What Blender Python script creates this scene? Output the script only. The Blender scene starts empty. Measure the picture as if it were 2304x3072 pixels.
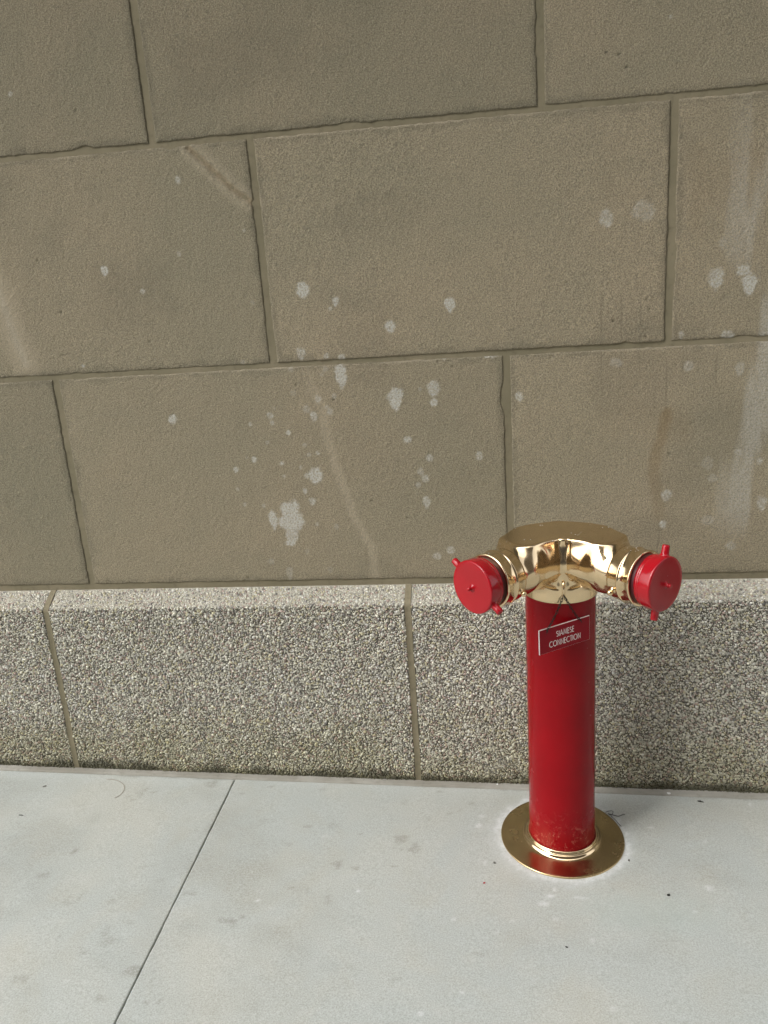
import bpy, math, random
import numpy as np
from mathutils import Matrix, Vector

# ------------------------------------------------------------------ camera, sky, sun, exposure
scene = bpy.context.scene
COL = scene.collection
R = math.radians

def camera_matrix(yaw, pitch, roll, loc):
    cy, sy, cp, sp = math.cos(yaw), math.sin(yaw), math.cos(pitch), math.sin(pitch)
    fwd = Vector((sy*cp, cy*cp, -sp)); rt = Vector((cy, -sy, 0)); dn = fwd.cross(rt)
    cr, sr = math.cos(roll), math.sin(roll)
    rt2 = cr*rt + sr*dn; dn2 = -sr*rt + cr*dn
    m = Matrix((rt2, -dn2, -fwd)).transposed().to_4x4()
    m.translation = loc
    return m

cam = bpy.data.cameras.new('camera')
cam.sensor_fit = 'VERTICAL'; cam.sensor_height = 36.0; cam.lens = 29.02
cam.clip_start = 0.05; cam.clip_end = 600
cam_o = bpy.data.objects.new('camera', cam); COL.objects.link(cam_o)
cam_o.matrix_world = camera_matrix(R(-8.30), R(16.60), R(4.05), (0.0, -2.1, 1.4355))
scene.camera = cam_o

SUN_DIR = Vector((-0.52, -0.58, 0.85)).normalized()      # towards the sun
world = bpy.data.worlds.new('World'); scene.world = world
world.use_nodes = True
wn, wl = world.node_tree.nodes, world.node_tree.links
wn.clear()
sky = wn.new('ShaderNodeTexSky'); sky.sky_type = 'NISHITA'; sky.sun_disc = False
sky.sun_elevation = math.asin(SUN_DIR.z)
sky.sun_rotation = math.atan2(SUN_DIR.x, SUN_DIR.y)
sky.air_density = 1.0; sky.dust_density = 4.0; sky.ozone_density = 1.0
hs = wn.new('ShaderNodeHueSaturation'); hs.inputs['Saturation'].default_value = 0.14
bg = wn.new('ShaderNodeBackground'); bg.inputs['Strength'].default_value = 0.15
wo = wn.new('ShaderNodeOutputWorld')
wl.new(sky.outputs[0], hs.inputs['Color']); wl.new(hs.outputs[0], bg.inputs['Color']); wl.new(bg.outputs[0], wo.inputs['Surface'])

sun = bpy.data.lights.new('sun', 'SUN'); sun.energy = 0.55; sun.angle = R(100); sun.color = (1.0, 0.965, 0.91)
sun_o = bpy.data.objects.new('sun', sun); COL.objects.link(sun_o)
sun_o.rotation_euler = SUN_DIR.to_track_quat('Z', 'Y').to_euler()
sun_o.location = (-4, -5, 8)

scene.view_settings.view_transform = 'Standard'
scene.view_settings.look = 'None'
scene.view_settings.gamma = 1.0
scene.view_settings.use_curve_mapping = False
scene.view_settings.exposure = 1.42

# ------------------------------------------------------------------ measured marks (metres: x along the wall, z up; or x, y on the pavement)
WHITE = [(-0.393, 1.172, 0.0137, 0.0268, 0.9), (-0.387, 1.215, 0.0082, 0.0106, 0.5), (-0.427, 1.224, 0.0064, 0.0062, 0.5), (-0.494, 1.231, 0.0092, 0.0142, 0.4), (-0.522, 1.195, 0.0074, 0.0072, 0.35), (-0.432, 1.191, 0.0073, 0.008, 0.35), (-0.647, 1.22, 0.0066, 0.0054, 0.35), (-0.256, 1.104, 0.0155, 0.0235, 0.9), (-0.156, 1.126, 0.0134, 0.0178, 0.6), (-0.158, 1.092, 0.0081, 0.009, 0.7), (-0.192, 1.126, 0.0045, 0.0054, 0.4), (-0.414, 1.121, 0.0065, 0.0073, 0.4), (-0.458, 1.112, 0.0074, 0.011, 0.5), (-0.591, 1.077, 0.0086, 0.0084, 0.5), (-0.588, 1.058, 0.0057, 0.0056, 0.5), (-0.648, 1.056, 0.0042, 0.0045, 0.5), (-0.546, 1.029, 0.0053, 0.006, 0.7), (-0.492, 1.089, 0.0094, 0.0092, 0.4), (-0.473, 1.07, 0.0094, 0.0139, 0.6), (-0.429, 1.079, 0.0084, 0.0092, 0.45), (-0.436, 1.091, 0.0065, 0.0064, 0.4), (-0.521, 1.133, 0.0075, 0.0073, 0.3), (-0.231, 0.997, 0.0092, 0.0084, 0.6), (-0.648, 0.961, 0.0062, 0.0073, 0.7), (-0.573, 0.947, 0.0054, 0.0058, 0.6), (-0.702, 0.934, 0.0059, 0.0078, 0.7), (-0.482, 0.912, 0.0173, 0.0193, 0.75), (-0.507, 0.91, 0.0067, 0.0077, 0.5), (-0.522, 0.933, 0.0042, 0.0054, 0.45), (-0.472, 0.972, 0.0047, 0.0048, 0.5), (-0.496, 0.968, 0.0048, 0.0048, 0.4), (-0.571, 0.912, 0.0043, 0.0043, 0.5), (-0.517, 0.867, 0.0054, 0.0075, 0.6), (-0.5, 0.837, 0.0078, 0.0109, 0.55), (-0.176, 0.947, 0.0083, 0.0094, 0.6), (-0.202, 0.912, 0.0083, 0.0095, 0.4), (-0.189, 0.89, 0.0083, 0.0095, 0.55), (-0.21, 0.874, 0.0065, 0.0077, 0.45), (-0.19, 0.827, 0.0094, 0.0155, 0.55), (-0.689, 0.837, 0.0052, 0.0052, 0.45), (-0.636, 0.831, 0.0051, 0.0056, 0.5), (-0.613, 0.788, 0.0099, 0.0251, 0.8), (-0.564, 0.811, 0.0216, 0.0279, 0.85), (-0.561, 0.782, 0.0295, 0.0221, 0.95), (-0.565, 0.742, 0.0178, 0.0223, 0.6), (-0.573, 0.722, 0.0139, 0.0082, 0.85), (-0.439, 0.765, 0.0058, 0.008, 0.4), (-0.492, 0.774, 0.0035, 0.0036, 0.5), (-0.704, 0.881, 0.004, 0.0047, 0.5), (-0.133, 0.691, 0.0095, 0.01, 0.5), (-0.17, 0.675, 0.0105, 0.0111, 0.5), (-0.584, 0.631, 0.008, 0.0188, 0.35), (-0.634, 0.669, 0.0101, 0.0083, 0.35), (-0.528, 0.696, 0.0059, 0.0082, 0.3), (-0.467, 0.641, 0.0079, 0.0104, 0.3), (-0.607, 1.006, 0.0042, 0.0046, 0.4), (-0.505, 0.994, 0.0053, 0.0053, 0.4), (-0.668, 0.967, 0.0039, 0.0039, 0.35), (-0.442, 1.177, 0.0046, 0.0045, 0.3), (-0.578, 1.095, 0.0038, 0.0037, 0.35), (-0.126, 1.201, 0.0053, 0.007, 0.4), (-0.759, 1.67, 0.0082, 0.0084, 0.6), (-0.985, 1.471, 0.01, 0.0118, 0.8), (-0.891, 1.414, 0.0062, 0.0051, 0.6), (-0.472, 1.389, 0.0142, 0.0167, 0.85), (-0.391, 1.357, 0.0076, 0.0101, 0.7), (-0.406, 1.341, 0.0047, 0.0045, 0.5), (-0.782, 1.499, 0.0054, 0.0061, 0.4), (-0.606, 1.54, 0.0047, 0.0049, 0.4), (-0.605, 1.369, 0.0054, 0.0062, 0.35), (-0.492, 1.232, 0.0106, 0.0146, 0.5), (-1.088, 1.233, 0.0065, 0.0049, 0.6), (-1.155, 1.897, 0.0042, 0.002, 0.6), (-0.105, 1.33, 0.0102, 0.0155, 0.8), (-0.257, 1.285, 0.0111, 0.0156, 0.7), (0.268, 1.507, 0.0159, 0.0179, 0.5), (0.352, 1.516, 0.0235, 0.0228, 0.35), (-0.011, 1.203, 0.0172, 0.0071, 0.5), (0.402, 1.912, 0.0024, 0.0022, 0.5), (0.27, 1.509, 0.0132, 0.011, 0.2), (0.351, 1.507, 0.015, 0.0146, 0.2), (0.532, 1.43, 0.0092, 0.0129, 0.35), (0.52, 1.354, 0.0169, 0.0226, 0.6), (0.597, 1.334, 0.0139, 0.0207, 0.9), (0.581, 1.367, 0.013, 0.0131, 0.6), (0.553, 1.22, 0.0133, 0.0098, 0.5), (0.446, 1.224, 0.0067, 0.0098, 0.45), (0.295, 1.167, 0.0139, 0.0121, 0.35), (0.466, 1.152, 0.0117, 0.012, 0.4), (0.586, 1.137, 0.0096, 0.016, 0.4), (0.593, 0.928, 0.0079, 0.0106, 0.45), (0.645, 0.907, 0.0069, 0.0085, 0.5), (0.521, 0.905, 0.014, 0.0171, 0.3), (0.534, 0.866, 0.012, 0.0108, 0.35), (0.423, 0.822, 0.0112, 0.0154, 0.5), (0.588, 0.829, 0.016, 0.013, 0.4), (0.657, 0.797, 0.0119, 0.0174, 0.5), (0.633, 1.143, 0.0114, 0.0198, 0.4), (0.417, 0.746, 0.0083, 0.0112, 0.7), (0.527, 0.757, 0.0143, 0.0133, 0.35), (0.587, 0.685, 0.0122, 0.0113, 0.4), (0.058, 1.096, 0.0092, 0.0117, 0.6), (-0.048, 0.947, 0.0083, 0.0098, 0.5), (-0.86, 1.079, 0.0103, 0.0112, 0.7)]
PITS = [(0.363, 1.316, 0.0019), (0.37, 1.292, 0.0015), (0.286, 1.269, 0.0017), (0.363, 1.227, 0.003), (0.176, 1.367, 0.0017), (0.599, 1.443, 0.0019), (0.427, 0.935, 0.0017), (0.309, 1.821, 0.0028), (0.292, 1.848, 0.0030), (0.265, 1.855, 0.0026), (0.286, 1.269, 0.0021), (-0.994, 1.848, 0.003), (-1.162, 1.508, 0.0018), (-0.892, 1.287, 0.0027), (-0.898, 1.9, 0.0021), (-1.122, 1.375, 0.0018), (-0.143, 1.194, 0.0018), (-0.107, 1.181, 0.0016), (-0.417, 1.111, 0.0022), (-0.245, 0.785, 0.0014), (-0.513, 1.154, 0.0014), (-0.339, 0.835, 0.0014), (-0.705, 0.621, 0.0018)]
SCAR = [(-0.722, 1.74), (-0.704, 1.722), (-0.662, 1.68), (-0.621, 1.637), (-0.575, 1.602)]
SCAR2 = [(-0.489, 1.188), (-0.472, 1.14), (-0.453, 1.095), (-0.448, 1.028), (-0.435, 0.959), (-0.415, 0.881), (-0.392, 0.794), (-0.369, 0.745), (-0.349, 0.696), (-0.347, 0.614)]
SCAR3 = [(-1.291, 1.456), (-1.278, 1.396), (-1.267, 1.323), (-1.249, 1.249)]
OCHRE = [(0.418, 1.036), (0.41, 0.99), (0.395, 0.931), (0.388, 0.884), (0.402, 0.822), (0.408, 0.773)]
RUNS = [(0.259, 1.345, 1.101), (0.305, 1.334, 1.091), (0.35, 1.331, 1.097), (0.414, 1.194, 1.032), (0.452, 1.2, 1.112), (0.406, 0.773, 0.66), (0.531, 1.188, 1.088)]
GDARK = [(-1.122, -0.42, 0.0093, 0.0127, 0.7), (-1.161, -0.508, 0.0179, 0.0086, 0.5), (-0.897, -0.7, 0.0212, 0.0114, 0.35), (-1.029, -0.573, 0.0057, 0.0146, 0.4), (-0.873, -0.642, 0.0136, 0.0051, 0.3), (-1.134, -0.29, 0.0196, 0.0237, 0.2), (-0.463, -0.27, 0.0155, 0.0117, 0.35), (-0.628, -0.465, 0.0087, 0.0079, 0.25), (-0.525, -0.117, 0.01, 0.0064, 0.4), (-0.339, -0.725, 0.0086, 0.0054, 0.3), (-1.039, -0.672, 0.0054, 0.0099, 0.25), (-1.257, -0.398, 0.0079, 0.0044, 0.4), (-0.748, -0.847, 0.0048, 0.0021, 0.6), (-0.486, -0.732, 0.0035, 0.003, 0.35), (-1.165, -0.632, 0.0141, 0.007, 0.25), (-1.051, -0.594, 0.017, 0.0054, 0.25), (-0.071, -0.667, 0.0124, 0.0062, 0.4), (0.164, -0.564, 0.0041, 0.0041, 0.4), (0.24, -0.45, 0.0037, 0.0045, 0.5), (0.209, -0.527, 0.0155, 0.0105, 0.15), (-0.285, -0.308, 0.009, 0.0089, 0.2), (-0.21, -0.224, 0.0046, 0.0072, 0.3), (0.602, -0.212, 0.0058, 0.0046, 0.2)]
GWHITE = [(0.093, -0.487, 0.0093, 0.003, 0.7), (0.075, -0.512, 0.0092, 0.0054, 0.6), (0.105, -0.466, 0.0054, 0.0045, 0.7), (-0.13, -0.574, 0.0042, 0.0041, 0.7), (-0.031, -0.603, 0.0051, 0.0033, 0.4), (0.412, -0.511, 0.0051, 0.0035, 0.6), (0.367, -0.223, 0.0059, 0.0037, 0.6), (-0.061, -0.386, 0.0028, 0.0082, 0.6), (-0.105, -0.768, 0.0038, 0.0033, 0.7), (-0.185, -0.825, 0.0018, 0.0037, 0.7), (0.195, -0.782, 0.0018, 0.0038, 0.7), (-0.077, -0.244, 0.0067, 0.0065, 0.6), (-0.072, -0.207, 0.0062, 0.0067, 0.5), (0.462, -0.435, 0.0079, 0.0076, 0.4), (0.161, -0.487, 0.0132, 0.0037, 0.5), (0.098, -0.556, 0.0052, 0.0041, 0.5), (0.003, -0.57, 0.0021, 0.0027, 0.6), (0.489, -0.268, 0.0028, 0.0035, 0.6), (0.642, -0.11, 0.0024, 0.004, 0.7), (0.174, -0.61, 0.0012, 0.0065, 0.4), (-0.359, -0.503, 0.0039, 0.0023, 0.8), (-0.593, -0.55, 0.0028, 0.0029, 0.8), (-0.938, -0.81, 0.0035, 0.0028, 0.4)]

PX, PY = 0.1357, -0.272           # axis of the standpipe
SLOPE = -0.023676                 # the pavement falls to the right
def gz(x): return SLOPE*(x-PX)
PLY = -0.0607                     # face of the plinth; the ashlar face is y = 0
rng = np.random.default_rng(11)

# ------------------------------------------------------------------ numpy noise
def _hash(ix, iy, seed):
    h = (ix.astype(np.int64)*374761393 + iy.astype(np.int64)*668265263 + seed*974711) & 0xffffffff
    h = ((h ^ (h >> 13))*1274126177) & 0xffffffff
    h = ((h ^ (h >> 16))*2246822519) & 0xffffffff
    return ((h ^ (h >> 15)) & 0xffffff)/float(0xffffff)
def vnoise(x, y, seed=0):
    x = np.asarray(x, float); y = np.asarray(y, float)
    ix, iy = np.floor(x), np.floor(y); fx, fy = x-ix, y-iy
    fx = fx*fx*fx*(fx*(fx*6-15)+10); fy = fy*fy*fy*(fy*(fy*6-15)+10)
    a, b = _hash(ix, iy, seed), _hash(ix+1, iy, seed); c, d = _hash(ix, iy+1, seed), _hash(ix+1, iy+1, seed)
    return (a+(b-a)*fx)*(1-fy) + (c+(d-c)*fx)*fy
def fbm(x, y, seed=0, n=4):
    s, a, t = 0.0, 1.0, 0.0
    for i in range(n):
        s = s + a*(vnoise(x, y, seed+17*i)-0.5); t += a; a *= 0.5; x = x*2.03+3.1; y = y*2.03+7.7
    return s/t*2
def sstep(a, b, x):
    t = np.clip((x-a)/(b-a), 0, 1); return t*t*(3-2*t)
def seg_dist(px, pz, pts):
    best = np.full(px.shape, 1e9); tt = np.zeros(px.shape)
    n = len(pts)-1
    for i in range(n):
        a, b = np.array(pts[i], float), np.array(pts[i+1], float); d = b-a
        t = np.clip(((px-a[0])*d[0]+(pz-a[1])*d[1])/(d@d), 0, 1)
        q = np.hypot(px-a[0]-t*d[0], pz-a[1]-t*d[1])
        m = q < best; best = np.where(m, q, best); tt = np.where(m, (i+t)/n, tt)
    return best, tt

# ------------------------------------------------------------------ mesh helpers
def link(o, parent=None):
    COL.objects.link(o)
    if parent is not None: o.parent = parent
    return o
def tag(o, label=None, cat=None, group=None, kind=None):
    if label: o['label'] = label
    if cat: o['category'] = cat
    if group: o['group'] = group
    if kind: o['kind'] = kind
    return o
def empty(name, loc=(0, 0, 0), rot=(0, 0, 0)):
    o = bpy.data.objects.new(name, None); o.location = loc; o.rotation_euler = rot
    o.empty_display_size = 0.1
    return link(o)
def np_mesh(name, V, F, mats, parent=None, smooth=True, sharp=None, mat_idx=None):
    """V (n,3), F (m,k) with k fixed, or a list of such arrays"""
    Fs = F if isinstance(F, list) else [F]
    Fs = [np.asarray(f, np.int32) for f in Fs if len(f)]
    me = bpy.data.meshes.new(name)
    V = np.asarray(V, np.float32)
    me.vertices.add(len(V)); me.vertices.foreach_set('co', V.ravel())
    nl = sum(f.size for f in Fs); npoly = sum(len(f) for f in Fs)
    me.loops.add(nl); me.loops.foreach_set('vertex_index', np.concatenate([f.ravel() for f in Fs]))
    me.polygons.add(npoly)
    tot = np.concatenate([np.full(len(f), f.shape[1], np.int32) for f in Fs])
    me.polygons.foreach_set('loop_start', np.concatenate([[0], np.cumsum(tot)[:-1]]).astype(np.int32))
    me.polygons.foreach_set('use_smooth', np.full(npoly, smooth, bool))
    if mat_idx is not None: me.polygons.foreach_set('material_index', np.asarray(mat_idx, np.int32))
    me.update(calc_edges=True); me.validate()
    for m in (mats if isinstance(mats, (list, tuple)) else [mats]): me.materials.append(m)
    if sharp: me.set_sharp_from_angle(angle=R(sharp))
    return link(bpy.data.objects.new(name, me), parent)
def vattr(o, name, arr):
    a = o.data.attributes.new(name, 'FLOAT_COLOR', 'POINT')
    a.data.foreach_set('color', np.asarray(arr, np.float32).ravel())
def grid_faces(nu, nv):
    i = np.arange(nu-1)[:, None]*nv + np.arange(nv-1)[None, :]
    return np.stack([i, i+nv, i+nv+1, i+1], -1).reshape(-1, 4)
class MB:
    """collects pieces of one mesh"""
    def __init__(s): s.v = []; s.q = []; s.t = []; s.n = 0
    def add(s, V, Q=None, T=None):
        V = np.asarray(V, float)
        if Q is not None and len(Q): s.q.append(np.asarray(Q)+s.n)
        if T is not None and len(T): s.t.append(np.asarray(T)+s.n)
        s.v.append(V); s.n += len(V); return s
    def box(s, x0, x1, y0, y1, z0, z1):
        V = [(x, y, z) for x in (x0, x1) for y in (y0, y1) for z in (z0, z1)]
        return s.add(V, [(0, 1, 3, 2), (4, 6, 7, 5), (0, 4, 5, 1), (2, 3, 7, 6), (0, 2, 6, 4), (1, 5, 7, 3)])
    def lathe(s, prof, M=None, n=48):
        """prof: (radius, height) from one end to the other, round the local z axis"""
        a = np.arange(n)*2*math.pi/n; p = np.array(prof, float)
        V = np.stack([p[:, 0][:, None]*np.cos(a), p[:, 0][:, None]*np.sin(a), np.repeat(p[:, 1][:, None], n, 1)], -1).reshape(-1, 3)
        i = np.arange(len(p)-1)[:, None]*n; j = np.arange(n)[None, :]; j2 = (j+1) % n
        Q = np.stack([i+j, i+j2, i+n+j2, i+n+j], -1).reshape(-1, 4)
        if M is not None: V = V @ np.array(M.to_3x3()).T + np.array(M.translation)
        return s.add(V, Q)
    def tube(s, pts, r, n=8, closed=False):
        P = [Vector(p) for p in pts]; m = len(P); V = []
        rr = r if hasattr(r, '__len__') else [r]*m
        ref = Vector((0.13, 0.31, 0.94)); last = None
        for k in range(m):
            a, b = (P[(k-1) % m], P[(k+1) % m]) if closed else (P[max(k-1, 0)], P[min(k+1, m-1)])
            t = (b-a).normalized()
            u = (last if last is not None else ref); u = (u-t*u.dot(t)).normalized(); last = u; w = t.cross(u)
            for j in range(n):
                c = 2*math.pi*j/n; V.append(P[k]+rr[k]*(math.cos(c)*u+math.sin(c)*w))
        Q = []
        for k in range(m if closed else m-1):
            k2 = (k+1) % m
            for j in range(n): Q.append((k*n+j, k2*n+j, k2*n+(j+1) % n, k*n+(j+1) % n))
        s.add([tuple(v) for v in V], Q)
        if not closed:
            s.add([tuple(v) for v in V[:n]]+[tuple(P[0])], None, [(n, (j+1) % n, j) for j in range(n)])
            s.add([tuple(v) for v in V[-n:]]+[tuple(P[-1])], None, [(n, j, (j+1) % n) for j in range(n)])
        return s
    def build(s, name, mat, parent=None, smooth=True, sharp=None):
        return np_mesh(name, np.concatenate(s.v), [np.concatenate(x) for x in (s.q, s.t) if x], mat, parent, smooth, sharp)
def axis_matrix(d, loc):
    m = Vector(d).normalized().to_track_quat('Z', 'Y').to_matrix().to_4x4(); m.translation = loc; return m

# ------------------------------------------------------------------ materials
class NT:
    def __init__(s, name):
        s.m = bpy.data.materials.new(name); s.m.use_nodes = True
        s.n = s.m.node_tree.nodes; s.l = s.m.node_tree.links
        s.b = s.n['Principled BSDF']; s.tc = s.n.new('ShaderNodeTexCoord').outputs['Object']
    def put(s, sock, v):
        if hasattr(v, 'links') or isinstance(v, bpy.types.NodeSocket): s.l.new(v, sock)
        elif isinstance(v, tuple) and len(v) == 3 and sock.type == 'RGBA': sock.default_value = (*v, 1)
        else: sock.default_value = v
    def noise(s, scale, detail=2, rough=0.5, vec=None, dist=0.0):
        k = s.n.new('ShaderNodeTexNoise'); k.inputs['Scale'].default_value = scale; k.inputs['Detail'].default_value = detail
        k.inputs['Roughness'].default_value = rough; k.inputs['Distortion'].default_value = dist
        s.l.new(vec or s.tc, k.inputs['Vector']); return k.outputs['Fac']
    def voro(s, scale, feature='F1', vec=None, out='Distance'):
        k = s.n.new('ShaderNodeTexVoronoi'); k.feature = feature; k.inputs['Scale'].default_value = scale
        s.l.new(vec or s.tc, k.inputs['Vector']); return k.outputs[out]
    def mapped(s, scale):
        k = s.n.new('ShaderNodeMapping'); k.inputs['Scale'].default_value = scale; s.l.new(s.tc, k.inputs['Vector']); return k.outputs[0]
    def ramp(s, x, a, b, lo=0.0, hi=1.0):
        k = s.n.new('ShaderNodeMapRange'); k.interpolation_type = 'SMOOTHSTEP'
        for i, v in enumerate((x, a, b, lo, hi)): s.put(k.inputs[i], v)
        return k.outputs[0]
    def math(s, op, a, b=0.0, clamp=False):
        k = s.n.new('ShaderNodeMath'); k.operation = op; k.use_clamp = clamp; s.put(k.inputs[0], a); s.put(k.inputs[1], b); return k.outputs[0]
    def mix(s, f, a, b, mode='MIX'):
        k = s.n.new('ShaderNodeMix'); k.data_type = 'RGBA'; k.blend_type = mode
        s.put(k.inputs[0], f); s.put(k.inputs[6], a); s.put(k.inputs[7], b); return k.outputs[2]
    def attr(s, name):
        k = s.n.new('ShaderNodeAttribute'); k.attribute_name = name
        x = s.n.new('ShaderNodeSeparateColor'); s.l.new(k.outputs['Color'], x.inputs[0])
        return k.outputs['Color'], x.outputs[0], x.outputs[1], x.outputs[2], k.outputs['Alpha']
    def rand(s): return s.n.new('ShaderNodeObjectInfo').outputs['Random']
    def sep(s):
        k = s.n.new('ShaderNodeSeparateXYZ'); s.l.new(s.tc, k.inputs[0]); return k.outputs
    def bump(s, h, strength=0.5, dist=0.001, normal=None):
        k = s.n.new('ShaderNodeBump'); k.inputs['Strength'].default_value = strength; k.inputs['Distance'].default_value = dist
        s.l.new(h, k.inputs['Height'])
        if normal is not None: s.l.new(normal, k.inputs['Normal'])
        return k.outputs[0]
    def done(s, color=None, rough=None, normal=None, metal=None, spec=None, coat=None):
        for nme, v in (('Base Color', color), ('Roughness', rough), ('Normal', normal), ('Metallic', metal), ('Specular IOR Level', spec), ('Coat Weight', coat)):
            if v is not None: s.put(s.b.inputs[nme], v)
        return s.m

def mat_stone():
    t = NT('sandblasted_stone')
    big = t.ramp(t.noise(1.7, 3, 0.55), 0.35, 0.68)
    big = t.math('ADD', t.math('MULTIPLY', big, 0.65), t.math('MULTIPLY', t.rand(), 0.4), True)
    col = t.mix(big, (0.232, 0.214, 0.149), (0.286, 0.244, 0.168))
    col = t.mix(t.ramp(t.noise(7, 4, 0.6), 0.42, 0.75, 0, 0.35), col, (0.205, 0.190, 0.135))
    r = t.math('MULTIPLY_ADD', t.rand(), 0.16); t.n[-1].inputs[2].default_value = 0.92
    col = t.mix(1.0, col, r, 'MULTIPLY')
    g = t.noise(330, 3, 0.6)
    gcol = t.mix(t.ramp(g, 0.3, 0.7), (0.66, 0.66, 0.69), (1.36, 1.33, 1.28))
    col = t.mix(1.0, col, gcol, 'MULTIPLY')
    tint = t.noise(520, 1, 0.5)
    col = t.mix(t.ramp(tint, 0.58, 0.75, 0, 0.35), col, (0.33, 0.235, 0.16))
    col = t.mix(t.ramp(tint, 0.42, 0.25, 0, 0.35), col, (0.14, 0.145, 0.14))
    _, w, p, d, o = t.attr('marks')
    gr = t.ramp(t.noise(210, 4, 0.72), 0.34, 0.64, 0.25, 1.25)
    col = t.mix(t.math('MULTIPLY', d, 0.72), col, (0.085, 0.078, 0.058))
    col = t.mix(t.math('MULTIPLY', o, 0.6), col, (0.20, 0.135, 0.066))
    col = t.mix(t.math('MULTIPLY', p, 0.5), col, (0.40, 0.345, 0.25))
    wm = t.math('MULTIPLY', t.ramp(w, 0.05, 0.66), gr, True)
    col = t.mix(t.math('MULTIPLY', wm, 0.72), col, (0.54, 0.535, 0.49))
    h = t.math('ADD', t.noise(270, 3, 0.7), t.math('MULTIPLY', t.noise(150, 2, 0.5), 0.55))
    return t.done(col, 0.92, t.bump(h, 0.95, 0.0030), spec=0.2)

def mat_mortar(name, a, b):
    t = NT(name)
    col = t.mix(t.ramp(t.noise(6, 4, 0.6), 0.35, 0.7), a, b)
    col = t.mix(t.ramp(t.noise(60, 3, 0.6), 0.5, 0.8, 0, 0.5), col, tuple(x*0.6 for x in a))
    return t.done(col, 0.9, t.bump(t.noise(300, 3, 0.6), 0.4, 0.001), spec=0.2)

def mat_pebble():
    t = NT('exposed_aggregate')
    c = t.attr('tint')[0]
    col = t.mix(1.0, c, t.mix(t.noise(900, 1), (0.8, 0.8, 0.8), (1.2, 1.2, 1.2)), 'MULTIPLY')
    return t.done(col, 0.62, spec=0.35)
def mat_matrix():
    t = NT('aggregate_matrix')
    c, *_ = t.attr('tint')
    col = t.mix(1.0, c, t.mix(t.noise(160, 3), (0.6, 0.6, 0.6), (1.3, 1.3, 1.3)), 'MULTIPLY')
    return t.done(col, 0.95, t.bump(t.voro(210), 0.6, 0.002), spec=0.15)

def mat_concrete():
    t = NT('pavement_concrete')
    col = t.mix(t.ramp(t.noise(2.2, 4, 0.6, dist=0.6), 0.35, 0.68), (0.400, 0.424, 0.406), (0.438, 0.445, 0.408))
    col = t.mix(t.ramp(t.noise(5.5, 5, 0.62, dist=0.8), 0.45, 0.75, 0, 0.5), col, (0.40, 0.395, 0.345))
    col = t.mix(t.ramp(t.noise(18, 5, 0.7), 0.55, 0.8, 0, 0.4), col, (0.50, 0.51, 0.49))
    g = t.noise(300, 4, 0.75)
    col = t.mix(1.0, col, t.mix(t.ramp(g, 0.28, 0.72), (0.76, 0.755, 0.72), (1.16, 1.16, 1.17)), 'MULTIPLY')
    sp = t.math('MULTIPLY', t.ramp(t.voro(70), 0.12, 0.05), t.ramp(t.noise(9, 2), 0.5, 0.62))
    col = t.mix(t.math('MULTIPLY', sp, 0.35), col, (0.20, 0.19, 0.16))
    _, w, p, d, o = t.attr('marks')
    grit = t.ramp(t.noise(190, 3, 0.7), 0.28, 0.56)
    col = t.mix(t.math('MULTIPLY', p, 0.5), col, (0.52, 0.56, 0.55))
    col = t.mix(t.math('MULTIPLY', t.math('MULTIPLY', d, grit), 0.75), col, (0.165, 0.155, 0.115))
    col = t.mix(t.math('MULTIPLY', t.math('MULTIPLY', w, grit), 0.8), col, (0.72, 0.74, 0.74))
    col = t.mix(t.math('MULTIPLY', o, 0.4), col, (0.33, 0.40, 0.38))
    h = t.math('ADD', t.noise(420, 3, 0.7), t.math('MULTIPLY', t.noise(120, 2, 0.6), 0.7))
    return t.done(col, 0.8, t.bump(h, 0.4, 0.0011), spec=0.25)

def mat_paint(name, base, wear=False, spec=0.3, coat=0.0):
    t = NT(name)
    col = t.mix(t.ramp(t.noise(9, 3), 0.3, 0.7), base, tuple(x*0.86 for x in base))
    rough = t.ramp(t.noise(26, 3, 0.6), 0.3, 0.75, 0.15, 0.28)
    if wear:
        z = t.sep()[2]
        low = t.ramp(z, 0.17, 0.04)
        sc = t.math('MULTIPLY', t.ramp(t.noise(64, 6, 0.78, vec=t.mapped((1, 1, 0.7)), dist=1.6), 0.55, 0.66), low)
        col = t.mix(t.math('MULTIPLY', sc, 0.6), col, (0.58, 0.24, 0.17))
        fine = t.math('MULTIPLY', t.ramp(t.noise(210, 3, 0.7, vec=t.mapped((1, 1, 0.35))), 0.64, 0.74), t.ramp(z, 0.06, 0.02))
        col = t.mix(t.math('MULTIPLY', fine, 0.7), col, (0.5, 0.28, 0.26))
        nick = t.math('MULTIPLY', t.ramp(t.voro(38), 0.055, 0.03), t.ramp(t.noise(5, 2), 0.52, 0.6))
        col = t.mix(t.math('MULTIPLY', nick, 0.5), col, (0.55, 0.2, 0.2))
        rough = t.math('ADD', rough, t.math('MULTIPLY', low, 0.10))
    h = t.math('ADD', t.noise(34, 3, 0.55), t.math('MULTIPLY', t.noise(150, 2), 0.35))
    t.b.inputs['Coat Roughness'].default_value = 0.10
    return t.done(col, rough, t.bump(h, 0.36, 0.0018), spec=spec, coat=coat)

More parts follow.
